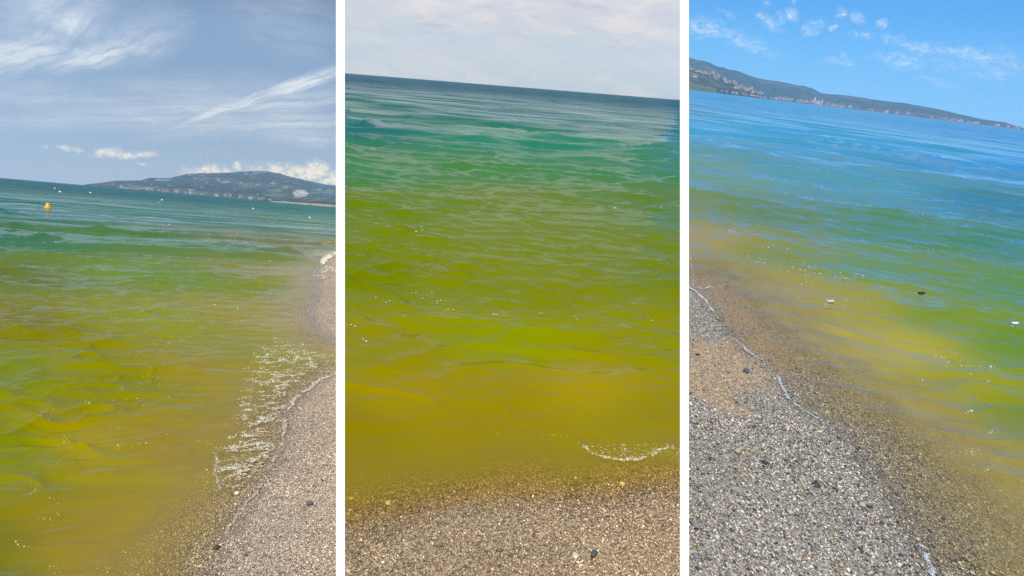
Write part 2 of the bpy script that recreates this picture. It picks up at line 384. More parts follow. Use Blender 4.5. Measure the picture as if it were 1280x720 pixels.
# main wave heading (degrees from the bay's +Y) and steepness
WAVE = {1: (10, .028, 34), 2: (4, .030, 34), 3: (-24, .036, 18)}
RIDGE = {1: .085, 2: .092, 3: .095}
def pigment(k, px, py):
    pts = np.array([(a, b) for a, b, c in PIG[k]], float); cl = np.array([lin(c) for a, b, c in PIG[k]])
    s = py-hline(k, px); ps = pts[:, 1]-hline(k, pts[:, 0])
    u, v = px/300.0, np.log(np.maximum(s, 1)+25)*3.0
    pu, pv = pts[:, 0]/300.0, np.log(np.maximum(ps, 1)+25)*3.0
    num = np.zeros(px.shape+(3,)); den = np.zeros(px.shape)
    for i in range(len(pts)):
        w = 1/((u-pu[i])**2+(v-pv[i])**2+.03)**1.8
        num += w[..., None]*cl[i]; den += w
    return num/den[..., None]
def waves(k, x, y, d):
    th0, st, spread = WAVE[k]
    rg = np.random.default_rng(100+k)
    z = np.zeros_like(x)
    rr = np.hypot(x, y)
    gx = 2*fbm(x*.35+9, y*.35, 21, 2); damp = smooth(.0, 1.6, d)
    wx = x + (fbm(x*.5, y*.5, 31, 2)-.5)*.55; wy = y + (fbm(x*.5+50, y*.5, 37, 2)-.5)*.4
    for i in range(84):
        lam = .12*(80**(((i+rg.random())/84)**1.1))
        th = math.radians(th0+rg.normal()*spread*(1.1 if lam < .8 else .7)); kk = 2*math.pi/lam
        kx, ky = kk*math.sin(th), kk*math.cos(th)
        ph = kx*wx+ky*wy+rg.random()*6.28
        dr = np.abs(np.gradient(kx*x+ky*y, axis=0)); dc = np.abs(np.gradient(kx*x+ky*y, axis=1))
        w = np.clip(1.25-np.maximum(dr, dc)/1.9, 0, 1)
        s = st*(1.15 if .2 < lam < 3 else .85)*np.minimum(1, .085*rr/lam)
        a = s*lam/(2*math.pi)
        sn = np.sin(ph); shp = 1.6*np.exp(sn*.8-.8)-.8 if lam > .4 else sn
        z += a*w*shp*damp*(gx if lam < 1.5 else 1)
    # sharp little crests: networks of thin ridges at every size the distance lets one see
    th = math.radians(th0); u = x*math.cos(th)-y*math.sin(th); v = x*math.sin(th)+y*math.cos(th)
    dv = np.hypot(np.gradient(x, axis=0), np.gradient(y, axis=0))
    for j, L in enumerate((.16, .27, .45, .8, 1.4, 2.5, 4.5, 8)):
        asp = {1: 2.6, 2: 2.8, 3: 4.2}[k]
        uu = u/(L*asp)+(vnoise(u/L*.5, v/L*.5, 200+j)-.5)*.8; vv = v/L+(vnoise(u/L*.35+7, v/L*.6, 210+j)-.5)*1.3
        n = .7*vnoise(uu, vv, 220+j)+.3*vnoise(uu*2.1+5, vv*2.1, 230+j)
        rd = (1-np.abs(2*n-1))**2.8
        w = np.clip(L/(3.6*dv)-.45, 0, 1)*np.clip(.068*rr/L, 0, 1)*(1.3 if L < .6 else 1)
        pt = smooth(.38, .62, fbm(u/(L*6)+3*j, v/(L*5), 240+j, 2))
        z += RIDGE[k]*L*(rd-.30)*w*(.25+pt)*damp
    return z
LAT = {}
def wave_at(k, x, y):                      # height of the water surface at ground points
    cols, sr, Zl = LAT[k]
    px, py = project(k, np.asarray(x, float), np.asarray(y, float)); s = py-hline(k, px)
    c = np.clip(np.interp(px, cols, np.arange(len(cols))).round().astype(int), 0, len(cols)-1)
    r_ = np.clip(np.interp(s, sr, np.arange(len(sr))).round().astype(int), 0, len(sr)-1)
    return Zl[r_, c]
for k in (1, 2, 3):
    ccs, srs = cols_of(k, 1.7), srows_of(k, .75)
    PX, PY, x, y = lattice(k, ccs, srs)
    d = offshore(k, x, y)
    r = np.hypot(x, y)
    z = waves(k, x, y, d)
    z += .006*(fbm(x*5, y*5, 77, 3)-.5)*smooth(0, .3, d)
    # the water sheet dives under the gravel behind its edge
    z = np.where(d < 0, d*.25*SLOPE[k], z)
    LAT[k] = (ccs, srs, z)
    nl = .75+.5*fbm(x*6, y*6, 8, 3)
    opac = 1-np.exp(-(np.maximum(d, 0)/(OPL[k]*nl))**OPP[k])
    far = smooth(15, 120, r); rip = smooth(.1, 2.2, d)*(1-.6*smooth(20, 80, r))+.08
    pg = pigment(k, PX, PY)
    V = np.stack([x, y, z], -1).reshape(-1, 3)
    fc = quads(*x.shape, True)
    keep = (d.ravel()[fc].max(1) > -.12) & (r.ravel()[fc].max(1) < 5600)
    fc = fc[keep]
    used = np.unique(fc); rm = -np.ones(len(V), int); rm[used] = np.arange(len(used))
    o = mesh_np('sea', V[used], rm[fc], water_material(k, WP[k]), k, True,
                dict(pigment=pg.reshape(-1, 3)[used], opacity=opac.ravel()[used], far=far.ravel()[used], rip=rip.ravel()[used], open=smooth(8, 160, r).ravel()[used], mid=smooth(6, 32, r).ravel()[used]))
    tag(o, kind='structure')

# ---- the bed and beach under it
def bed_material():
    m, q, o = material('gravel bed'); tc = q.node('ShaderNodeTexCoord').outputs['Object']
    base = q.attr('ground', 'Color')
    vo = q.node('ShaderNodeTexVoronoi'); vo.inputs['Scale'].default_value = 130; q.put(vo.inputs['Vector'], tc)
    n = q.noise(tc, 260, 2, .6); sp = q.node('ShaderNodeSeparateColor'); q.l.new(vo.outputs['Color'], sp.inputs[0])
    c = q.mix(1, base, q.ramp(sp.outputs[0], [(0, (.35, .33, .32)), (.35, (.8, .76, .7)), (.7, (1.2, 1.15, 1.1)), (1, (1.9, 1.85, 1.8))]), 'MULTIPLY')
    bp = q.node('ShaderNodeBump'); bp.inputs['Distance'].default_value = .004; q.put(bp.inputs['Height'], q.math('SUBTRACT', n, vo.outputs['Distance']))
    pb = q.node('ShaderNodeBsdfPrincipled'); q.put(pb.inputs['Base Color'], c); pb.inputs['Roughness'].default_value = .75; q.l.new(bp.outputs[0], pb.inputs['Normal'])
    q.l.new(pb.outputs[0], o.inputs[0]); return m
BEDM = bed_material()
SAND3 = [(840, 425), (868, 428), (905, 422), (935, 440), (960, 462), (965, 478), (938, 492), (925, 508), (918, 524), (905, 522), (885, 512), (866, 508), (840, 500)]
SAND3P = np.stack(ground(3, *np.array(SAND3, float).T), 1)
SAND3B = np.stack(ground(3, *np.array([(850, 300), (880, 312), (905, 340), (960, 400), (1010, 450), (985, 470), (960, 456), (925, 432), (905, 398), (850, 352)], float).T), 1)
GCOL = {1: lin((168, 150, 128)), 2: lin((164, 142, 110)), 3: lin((150, 142, 130))}
def sandiness(x, y):
    a = smooth(.09, -.12, poly_sd(SAND3P, x, y)+(fbm(x*7, y*7, 61, 4)-.5)*.34)
    b = smooth(.08, -.1, poly_sd(SAND3B, x, y)+(fbm(x*7, y*7, 63, 4)-.5)*.26)
    return np.maximum(a, b)
for k in (1, 2, 3):
    cols = cols_of(k, 4.0); top = 740-HORIZON[k][0][1]
    s = np.concatenate([60*1.03**np.arange(60)]); s = s[s < 200]
    s = np.concatenate([s, np.arange(s[-1]+3, top, 3), top+np.cumsum(8*1.13**np.arange(25))])
    PX, PY, x, y = lattice(k, cols, s)
    d = offshore(k, x, y); z = bed_z(k, x, y, d)
    g = np.ones(x.shape+(3,))*np.array(GCOL[k])*(.85+.3*fbm(x*2, y*2, 12, 3))[..., None]
    if k == 3:
        sn = sandiness(x, y)[..., None]; g = g*(1-sn)+np.array(lin((176, 152, 120)))*sn
    wet = smooth(-.16, .0, d)[..., None]
    g = g*(1-.22*wet)
    o = mesh_np('beach', np.stack([x, y, z], -1).reshape(-1, 3), quads(*x.shape, True), BEDM, k, True, dict(ground=g.reshape(-1, 3)))
    tag(o, kind='structure')

# ---- pebbles: one mass of small stones per bay
def pebble_material():
    m, q, o = material('pebble stone'); tc = q.node('ShaderNodeTexCoord').outputs['Object']
    c = q.attr('tone', 'Color'); n = q.noise(tc, 420, 3, .6)
    c = q.mix(1, c, q.ramp(n, [(.3, (.8, .8, .8)), (.7, (1.15, 1.15, 1.15))]), 'MULTIPLY')
    pb = q.node('ShaderNodeBsdfPrincipled'); q.put(pb.inputs['Base Color'], c)
    q.put(pb.inputs['Roughness'], q.math('MULTIPLY_ADD', q.attr('wet'), -.4, .75)); q.l.new(pb.outputs[0], o.inputs[0]); return m
PEBM = pebble_material()
def stones(k, cx, cy, cz, size, tone, wet, base=OCT, name='gravel'):
    n = len(cx); bv, bf = base; nv = len(bv)
    nvar = 24; var = bv[None]*(1+RNG.normal(0, .13, (nvar, nv, 1))); var = var*RNG.uniform(.75, 1.2, (nvar, 1, 3))
    sh = var[RNG.integers(0, nvar, n)]
    sc = np.stack([RNG.uniform(.8, 1.3, n), RNG.uniform(.7, 1.1, n), RNG.uniform(.4, .75, n)], 1)*size[:, None]*.5
    a = RNG.uniform(0, 6.283, n); tl = RNG.normal(0, .35, n)
    P = sh*sc[:, None, :]
    ct, stt = np.cos(tl)[:, None], np.sin(tl)[:, None]
    Y = P[..., 1]*ct-P[..., 2]*stt; Zz = P[..., 1]*stt+P[..., 2]*ct; X = P[..., 0]
    ca, sa = np.cos(a)[:, None], np.sin(a)[:, None]
    V = np.stack([X*ca-Y*sa+cx[:, None], X*sa+Y*ca+cy[:, None], Zz+cz[:, None]], -1).reshape(-1, 3)
    Fc = (bf[None]+(np.arange(n)*nv)[:, None, None]).reshape(-1, 3)
    return mesh_np(name, V, Fc, PEBM if name == 'gravel' else FOAMM, k, True, dict(tone=np.repeat(tone, nv, 0), wet=np.repeat(wet, nv)))
PAL = {1: [((206, 196, 184), 3), ((174, 160, 144), 4), ((140, 126, 110), 4), ((100, 92, 86), 2), ((232, 224, 214), 1.6), ((60, 56, 56), 1.4), ((150, 124, 108), .4)],
       2: [((190, 176, 156), 2.5), ((158, 142, 122), 4), ((122, 108, 92), 4), ((88, 78, 70), 3), ((222, 210, 192), 1), ((52, 48, 48), 2), ((140, 112, 92), .5)],
       3: [((206, 206, 204), 3), ((166, 168, 166), 4), ((178, 162, 136), 2.5), ((122, 122, 124), 3), ((228, 224, 214), 1.2), ((66, 70, 80), 2.2), ((160, 132, 104), .6), ((150, 160, 134), .6)]}
FOAMM = None
def scatter_gravel(k, dens, size, smax, box):
    # uniform over the ground inside the picture (with a margin) up to smax offshore
    gx, gy = ground(k, *np.array(box, float).T)
    x0, x1, y0, y1 = gx.min(), gx.max(), gy.min(), gy.max()
    n = int((x1-x0)*(y1-y0)*dens)
    x = RNG.uniform(x0, x1, n); y = RNG.uniform(y0, y1, n)
    px, py = project(k, x, y)
    lim = {1: (150, SEAM1-1), 2: (SEAM1+1, SEAM2-1), 3: (SEAM2+1, 1340)}[k]
    ok = (px > lim[0]) & (px < lim[1]) & (py < 790) & (py > box[0][1])
    ok &= RNG.random(n) < np.clip((3.4/np.hypot(x, y))**2, 0, 1)
    x, y, px, py = x[ok], y[ok], px[ok], py[ok]
    d = offshore(k, x, y); ok = (d < smax) & (d > -3); x, y, d, py = x[ok], y[ok], d[ok], py[ok]
    n = len(x)
    sz = size*np.exp(RNG.normal(0, .30, n))*(.72+.6*fbm(x*1.8+4, y*1.8, 45, 3))*np.where(RNG.random(n) < .012, 1.9, 1)
    pal = np.array([lin(c) for c, w in PAL[k]]); wt = np.array([w for c, w in PAL[k]]); wt = wt/wt.sum()
    if k < 3: pal = pal*.86+(pal*wt[:, None]).sum(0)*.14
    tone = pal[RNG.choice(len(pal), n, p=wt)]*RNG.uniform(.8, 1.15, (n, 1))
    zone = fbm(x*2.5, y*2.5, 44, 3)[:, None]; tone = tone*(.82+.36*zone)*np.array({1: (1.66, 1.52, 1.3), 2: (1.95, 1.68, 1.26), 3: (1.2, 1.1, .95)}[k])
    if k == 3:
        sn = sandiness(x, y); pick = RNG.random(n) < sn*.9
        tone[pick] = np.array(lin((182, 160, 130)))*RNG.uniform(.65, 1.2, (pick.sum(), 1)); sz[pick] *= .5
    wet = smooth(-.12, .02, d); tone = tone*(1-np.array({1: .2, 2: .12, 3: .2}[k])*wet[:, None])
    z = bed_z(k, x, y, d)+RNG.uniform(-.1, .35, n)*sz
    o = stones(k, x, y, z, sz, tone, wet)
    tag(o, {1: 'fine pale grey and beige gravel along the foamy shore in the left bay', 2: 'fine brown gravel of the wet shore in front of the yellow water, middle bay',
            3: 'coarse grey gravel sloping to the clear shallow water in the right bay'}[k], 'gravel', kind='stuff')
    print('gravel', k, n)
scatter_gravel(1, 34000, .0060, .40, [(-60, 340), (420, 330), (420, 800), (150, 800)])
scatter_gravel(2, 40000, .0056, .36, [(400, 520), (880, 520), (400, 800), (880, 800)])
scatter_gravel(3, 15000, .0094, 1.05, [(850, 330), (1300, 330), (850, 800), (1340, 800)])

# ---- foam
def foam_material():
    m, q, o = material('sea foam')
    pb = q.node('ShaderNodeBsdfPrincipled'); q.put(pb.inputs['Base Color'], q.attr('tone', 'Color')); pb.inputs['Roughness'].default_value = .45
    q.l.new(pb.outputs[0], o.inputs[0]); return m
FOAMM = foam_material()
def foam(k, px, py, spx, name, label, tint=(238, 236, 222), lift=.004):
    px = np.asarray(px, float); py = np.asarray(py, float); spx = np.zeros_like(px)+spx
    x, y = ground(k, px, py); r = np.sqrt(x*x+y*y+EYE*EYE)
    d = offshore(k, x, y); z = np.maximum(bed_z(k, x, y, d)+.006, wave_at(k, x, y))+lift*.6
    n = len(x); tone = np.ones((n, 3))*np.array(lin(tint))*RNG.uniform(.8, 1.05, (n, 1))
    o = stones(k, x, y, z, spx*r/F, tone, np.zeros(n), OCT if n > 4000 else ICO, name)
    tag(o, label, 'foam', kind='stuff'); return o
def worley_edges(x, y, cell, seed):
    gx, gy = x/cell, y/cell; ix, iy = np.floor(gx).astype(np.int64), np.floor(gy).astype(np.int64)
    f1 = np.full(x.shape, 9.); f2 = np.full(x.shape, 9.)
    for a in (-1, 0, 1):
        for b in (-1, 0, 1):
            cx = ix+a+hashf(ix+a, iy+b, seed); cy_ = iy+b+hashf(ix+a, iy+b, seed+5)
            dd = np.hypot(gx-cx, gy-cy_); f2 = np.where(dd < f1, f1, np.minimum(f2, dd)); f1 = np.minimum(f1, dd)
    return f2-f1
def along(P, n, jit):
    P = np.array(P, float); L = np.r_[0, np.cumsum(np.hypot(*np.diff(P, axis=0).T))]
    s = RNG.uniform(0, L[-1], n)
    x = np.interp(s, L, P[:, 0]); y = np.interp(s, L, P[:, 1])
    off = P[0, 0]
    nz = (fbm(s*.12+off, s*0+3.3, 90, 3)-.5)*6
    wd = .25+2.4*np.clip(fbm(s*.10+off, s*0+9.1, 93, 3)-.25, 0, 1)**1.2
    kp = fbm(s*.16+off, s*0+1.7, 95, 3)+RNG.uniform(-.12, .12, n) > .40
    ex = np.abs(RNG.normal(0, jit, n))*wd*np.where(RNG.random(n) < .5, 1, -.5)
    x = x-ex*1.2+nz+RNG.normal(0, .4, n); y = y-ex*.5+nz*.5+RNG.normal(0, .5, n)
    return x[kp], y[kp], (s/L[-1])[kp]
# left bay: lace over the backwash, and the line at its edge
lace = [(316, 424), (345, 420), (400, 428), (425, 440), (425, 462), (385, 487), (356, 520), (352, 560), (322, 604), (300, 622), (272, 612), (266, 570), (284, 540), (292, 500), (305, 468)]
bx = RNG.uniform(255, 426, 260000); by = RNG.uniform(415, 628, 260000)
ins = poly_sd(lace, bx, by) + (fbm(bx/18, by/14, 51, 3)-.5)*26 < 0
bx, by = bx[ins], by[ins]; gx, gy = ground(1, bx, by)
wx_ = gx+(fbm(gx*6, gy*6, 4, 4)-.5)*.26; wy_ = gy+(fbm(gx*6+9, gy*6, 6, 4)-.5)*.30
inn = .62*np.clip(-(poly_sd(lace, bx, by)+(fbm(bx/14, by/10, 53, 3)-.5)*30)/22, 0, 1)
pat = fbm(gx*5, gy*7, 14, 3); pat2 = fbm(gx*11+3, gy*16, 15, 3)
e1_ = worley_edges(wx_*1.0, wy_*.7, .085, 2); e2_ = worley_edges(wx_, wy_*.75, .036, 12)
keep = ((e1_ < .12*pat**1.2*2) & (pat2 > .42) & (RNG.random(len(e1_)) < .75*inn)) | ((e2_ < .07) & (pat > .5) & (pat2 > .5) & (RNG.random(len(e1_)) < .5*inn)) | ((pat2 > .66) & (RNG.random(len(e1_)) < .5*inn))
fx, fy, _ = along([(425, 464), (402, 475), (385, 487), (368, 502), (355, 520), (357, 540), (350, 562)], 1700, 1.3)
fx2, fy2, _ = along([(350, 562), (335, 590), (318, 618), (300, 640), (285, 665)], 420, 1.2)
fx3, fy3, _ = along([(272, 560), (270, 590), (276, 612)], 260, 2.5)
px_ = np.r_[bx[keep], fx, fx2, fx3]; py_ = np.r_[by[keep], fy, fy2, fy3]
foam(1, px_, py_, np.exp(RNG.normal(-.15, .4, len(px_))), 'foam_lace', 'lacy white foam left by the backwash beside the pale gravel, left bay', tint=(236, 228, 198), lift=.008)
print('lace', len(px_))
fx, fy, _ = along([(403, 330), (405, 324), (412, 320), (426, 317)], 700, 1.6)
gx_, gy_, _ = along([(402, 350), (404, 340), (410, 334), (424, 345)], 260, 4)
foam(1, np.r_[fx, gx_], np.r_[fy, gy_], np.r_[np.full(len(fx), 2.2), np.full(len(gx_), 1.4)], 'breaking_foam', 'thick cream foam where a small wave breaks at the far gravel, left bay', tint=(232, 224, 190), lift=.02)
cl = [(150, 560, 3), (205, 430, 8), (180, 460, 14), (190, 480, 10), (215, 480, 16), (150, 495, 12), (140, 500, 16), (165, 505, 14), (110, 508, 8), (60, 520, 6), (62, 535, 6), (145, 535, 4), (75, 548, 8), (88, 552, 6),
      (280, 388, 14), (292, 395, 10), (235, 402, 10), (310, 360, 22), (180, 555, 6), (90, 575, 12), (60, 620, 18), (70, 640, 5), (55, 652, 6), (28, 684, 6), (130, 712, 5), (68, 712, 6), (150, 690, 10), (240, 545, 14), (250, 600, 16), (190, 690, 14),
      (175, 610, 14), (225, 670, 10), (250, 665, 10), (320, 345, 20)]
px_, py_, sz = [], [], []
for a, b, w in cl:
    n = RNG.integers(4, 13)
    px_ += list(a+RNG.normal(0, w, n)); py_ += list(b+RNG.normal(0, w*.6, n)); sz += list(np.exp(RNG.normal(.0, .4, n)))
sz = np.array(sz)
foam(1, px_, py_, sz, 'foam_and_glint_fleck', 'scattered white foam flecks drifting on the yellow water, left bay', tint=(226, 214, 130))
# middle bay
fx, fy, s = along([(728, 557), (738, 566), (755, 572), (785, 576), (808, 572), (825, 562), (842, 560)], 900, 2.6)
ax = RNG.uniform(728, 846, 900); ay = 556+RNG.uniform(0, 18, 900)
gx, gy = ground(2, ax, ay); kp = (worley_edges(gx, gy, .035, 8) < .16) & (ay < 574-((ax-785)/60)**2*10)
fx2, fy2, _ = along([(590, 540), (650, 547), (672, 544), (700, 546), (730, 556)], 34, 2.0)
px_ = np.r_[fx, ax[kp], fx2, RNG.uniform(835, 852, 60)]; py_ = np.r_[fy, ay[kp], fy2, RNG.uniform(560, 580, 60)]
foam(2, px_, py_, np.exp(RNG.normal(-.25, .4, len(px_))), 'foam_crescent', 'crescent of white foam on the edge of the yellow water, middle bay', tint=(240, 232, 180))
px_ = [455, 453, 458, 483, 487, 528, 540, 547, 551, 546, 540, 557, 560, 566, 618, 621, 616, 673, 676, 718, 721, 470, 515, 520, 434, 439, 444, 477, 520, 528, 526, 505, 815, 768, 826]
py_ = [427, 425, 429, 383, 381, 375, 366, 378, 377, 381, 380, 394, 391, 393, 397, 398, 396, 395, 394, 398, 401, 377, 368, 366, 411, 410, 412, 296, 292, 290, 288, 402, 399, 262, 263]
foam(2, px_, py_, RNG.uniform(1.0, 2.6, len(px_)), 'foam_and_glint_fleck', 'bright foam flecks and sun glint stand-ins on the green water, middle bay', tint=(250, 248, 220), lift=.012)  # bright flecks, some modelled in place of sun glints on the water
# right bay
fx, fy, _ = along([(861, 360), (868, 363), (880, 374), (893, 390)], 900, 1.7)
fx1, fy1, _ = along([(872, 360), (885, 360), (900, 358)], 160, 1.2)
fx2, fy2, _ = along([(861, 316), (866, 345), (868, 358)], 120, .8)
fx3, fy3, _ = along([(916, 422), (926, 432), (937, 441), (952, 450)], 320, .7)
fx4, fy4, _ = along([(974, 470), (977, 482), (986, 498), (998, 508)], 650, 2.3)
fx5, fy5, _ = along([(1003, 512), (1024, 524), (1045, 536)], 200, 2.2)
fx6, fy6, _ = along([(1154, 682), (1160, 700), (1170, 730)], 900, 3.4)
fx7, fy7, _ = along([(960, 422), (985, 442), (1005, 462)], 60, 1.2)
px_ = np.r_[fx, fx1, fx2, fx3, fx4, fx5, fx6, fx7]; py_ = np.r_[fy, fy1, fy2, fy3, fy4, fy5, fy6, fy7]
foam(3, px_, py_, np.exp(RNG.normal(-.3, .35, len(px_))), 'foam_line', 'thin white foam line along the water edge of the grey gravel, right bay', tint=(206, 210, 216))
cl = [(913, 293, 3, 14), (962, 312, 8, 12), (955, 335, 12, 14), (945, 335, 8, 10), (1000, 345, 16, 22), (1020, 350, 14, 22), (1050, 355, 12, 18), (1065, 352, 8, 12), (1036, 382, 3, 12), (1010, 370, 12, 8), (1050, 380, 12, 8),
      (930, 305, 20, 12), (1175, 445, 8, 10), (1185, 460, 8, 10), (1205, 458, 8, 8), (1240, 462, 4, 14), (1225, 470, 14, 10), (1210, 518, 2.2, 16), (1235, 543, 3, 12), (1215, 566, 4, 14), (1192, 571, 3, 8), (1150, 480, 14, 8), (1110, 400, 30, 6),
      (1204, 715, 6, 26), (1185, 720, 5, 20), (1230, 590, 3, 8), (1262, 417, 1.6, 9), (1180, 640, 20, 8)]
px_, py_ = [], []
for a, b, w, n in cl: px_ += list(a+RNG.normal(0, w, n)); py_ += list(b+RNG.normal(0, w*.45, n))
foam(3, px_, py_, np.exp(RNG.normal(-.2, .35, len(px_))), 'foam_and_glint_fleck', 'scattered white foam flecks on the ochre and green water, right bay', tint=(236, 238, 226), lift=.006)

# ------------------------------------------------------------------ single stones one can pick out
def plain(name, col, rough=.6, noise=0, scale=60):
    m, q, o = material(name); pb = q.node('ShaderNodeBsdfPrincipled'); pb.inputs['Roughness'].default_value = rough
    c = lin(col)
    if noise:
        tc = q.node('ShaderNodeTexCoord').outputs['Object']; n = q.noise(tc, scale, 4, .6)
        q.put(pb.inputs['Base Color'], q.ramp(n, [(.3, tuple(v*(1-noise) for v in c)), (.7, tuple(min(1, v*(1+noise)) for v in c))]))
    else: q.put(pb.inputs['Base Color'], c)
    q.l.new(pb.outputs[0], o.inputs[0]); return m
def place(o, k, x, y, z, rz=0):
    lift_ = max(0., float(wave_at(k, np.array([x]), np.array([y]))[0])) if (o.name.startswith(('float', 'marker', 'drift'))) else 0
    o.matrix_world = M(k) @ Matrix.Translation((float(x), float(y), float(z)+lift_)) @ Matrix.Rotation(rz, 4, 'Z')
def single_stone(k, px, py, wpx, col, label, name='pebble', under=False, flat=.55):
    x, y = ground(k, px, py); r = math.sqrt(x*x+y*y+EYE*EYE); s = wpx*r/F/2
    bv, bf = ico(3); f = 1+.22*(fbm(bv[:, 0]*1.3+px, bv[:, 1]*1.3+bv[:, 2], 9, 2)-.5)*2
    v = bv*f[:, None]*np.array([1.0, .8, flat])*s
    o = mesh_np(name, v, bf, plain('stone', col, .55, .25, 220))
    zz = float(bed_z(k, np.array([x]), np.array([y]))[0])
    place(o, k, x, y, zz+s*flat*.6+.003, random.uniform(0, 3))
    tag(o, label, 'pebble'); return o
for a in [(1, 271, 685, 8, (84, 58, 48), 'dark brown pebble at the lower gravel edge beside the yellow water, left bay'),
          (1, 387, 635, 8, (96, 94, 88), 'dark grey pebble in the pale gravel, left bay'),
          (1, 296, 615, 6, (240, 234, 214), 'white pebble at the lower end of the foam lace, left bay'),
          (1, 262, 548, 8, (214, 176, 84), 'yellowish pebble under shallow water left of the foam lace, left bay'),
          (2, 718, 704, 9, (214, 198, 176), 'cream white pebble, largest pale stone on the gravel, middle bay'),
          (2, 741, 701, 10, (82, 78, 76), 'charcoal stone lying right of the cream white pebble, middle bay'),
          (2, 778, 602, 8, (224, 206, 160), 'pale pebble under the foam crescent, middle bay'),
          (2, 485, 625, 8, (222, 204, 160), 'pale pebble in the shallow water near the left gutter strip, middle bay'),
          (2, 439, 617, 6, (226, 212, 170), 'small pale pebble against the left white strip, middle bay'),
          (3, 932, 467, 8, (70, 72, 88), 'round slate blue pebble alone on the tan sand, right bay'),
          (3, 870, 449, 5, (84, 52, 46), 'small dark red pebble on the tan sand by the white strip, right bay'),
          (3, 1126, 696, 5, (60, 66, 96), 'dark blue pebble on the lower gravel near the waterline, right bay'),
          (3, 866, 712, 5, (110, 140, 168), 'light blue pebble at the foot of the white strip, right bay')]:
    single_stone(*a)

# ------------------------------------------------------------------ floats and buoys
def lathe(name, prof, mat, parent=None, seg=24, M0=None):
    p = np.array(prof, float); a = np.arange(seg)/seg*2*math.pi
    V = np.stack([p[:, 0][:, None]*np.cos(a), p[:, 0][:, None]*np.sin(a), np.repeat(p[:, 1][:, None], seg, 1)], -1).reshape(-1, 3)
    Fc = []
    for i in range(len(p)-1):
        for j in range(seg): Fc.append((i*seg+j, i*seg+(j+1) % seg, (i+1)*seg+(j+1) % seg, (i+1)*seg+j))
    o = mesh_np(name, V, Fc, mat)
    if parent: o.parent = parent
    return o
yel = plain('yellow buoy plastic', (240, 178, 30), .4, .08, 9); wht = plain('white buoy plastic', (236, 236, 228), .4, .06, 9); orn = plain('orange float plastic', (214, 134, 98), .4, .08, 9)
dark = plain('dark metal', (60, 56, 50), .5)
e = bpy.data.objects.new('marker_buoy', None); COL.objects.link(e)
x, y = ground(1, 60, 267.5); place(e, 1, x, y, 0)
s = math.hypot(x, y)/F*.88
lathe('float', [(.001*s, -2*s), (2.2*s, -1.6*s), (3.0*s, -.2*s), (3.3*s, 1*s), (3.1*s, 2.4*s), (2.3*s, 4.2*s), (1.5*s, 6*s), (.9*s, 7*s), (.001*s, 7.3*s)], yel, e)
lathe('collar', [(3.3*s, .5*s), (3.7*s, .6*s), (3.7*s, 1.3*s), (3.3*s, 1.4*s)], yel, e)
lathe('shackle', [(.001, 7*s), (.45*s, 7*s), (.45*s, 8*s), (.001, 8*s)], dark, e)
tag(e, 'yellow rounded marker buoy floating on the teal water, nearest buoy of the left bay', 'buoy')
for px, py, w, m, lab in [(75, 240.5, 2.2, wht, 'small white float beyond the yellow buoy, nearer one of the far left pair'), (68.5, 236, 1.5, wht, 'tiny white float close to the horizon beyond the yellow buoy'),
                          (113, 241.5, 1.8, wht, 'lone small white float right of the far left pair of floats'), (199.5, 254, 2.0, orn, 'orange float, nearer of the two floats out below the long hill'),
                          (202.5, 250.5, 2.0, wht, 'white float just beyond the orange float below the long hill'), (316.5, 261.3, 2.0, wht, 'lone white float under the smoke on the hill'),
                          (387, 272.5, 2.2, wht, 'white float near the distant pale beach, left bay'), (204, 283.5, 2.1, orn, 'orange float lying lowest on the green water, left bay'),
                          (211.5, 284.5, 2.2, wht, 'small white float touching the lowest orange float, left bay'), (297, 294.5, 2.0, orn, 'small orange float between the lowest pair and the orange rope')]:
    x, y = ground(1, px, py); s = math.hypot(x, y)/F*w/2
    e = bpy.data.objects.new('float', None); COL.objects.link(e); place(e, 1, x, y, .15*s)
    lathe('body', [(.001*s, -.8*s), (.7*s, -.7*s), (1.0*s, -.1*s), (.95*s, .5*s), (.5*s, 1.1*s), (.001*s, 1.3*s)], m, e, 14)
    lathe('eyelet', [(.001*s, 1.25*s), (.22*s, 1.25*s), (.22*s, 1.6*s), (.001*s, 1.6*s)], dark, e, 8)
    tag(e, lab, 'buoy', 'small floats on the water')
# floating orange rope in the left bay
def tube(name, pts, rad, mat, k, seg=6):
    pts = np.array(pts); V, Fc = [], []
    for i, p in enumerate(pts):
        tq = pts[min(i+1, len(pts)-1)]-pts[max(i-1, 0)]; tq /= np.linalg.norm(tq)
        a = np.cross(tq, [0, 0, 1.]); a /= np.linalg.norm(a); b = np.cross(a, tq)
        for j in range(seg): an = 2*math.pi*j/seg; V.append(p+rad*(a*math.cos(an)+b*math.sin(an)))
    for i in range(len(pts)-1):
        for j in range(seg): Fc.append((i*seg+j, i*seg+(j+1) % seg, (i+1)*seg+(j+1) % seg, (i+1)*seg+j))
    return mesh_np(name, V, Fc, mat, k)
xs = np.linspace(384, 425, 24); X, Y = ground(1, xs, 302.8+.4*np.sin(xs*.4))
o = tube('rope', np.stack([X, Y, .03+0*X], 1), .5*float(np.hypot(X, Y).mean())/F, plain('orange rope', (214, 148, 70), .7, .2, 4), 1)
tag(o, 'thin orange rope floating on the green water out from the gravel', 'rope')
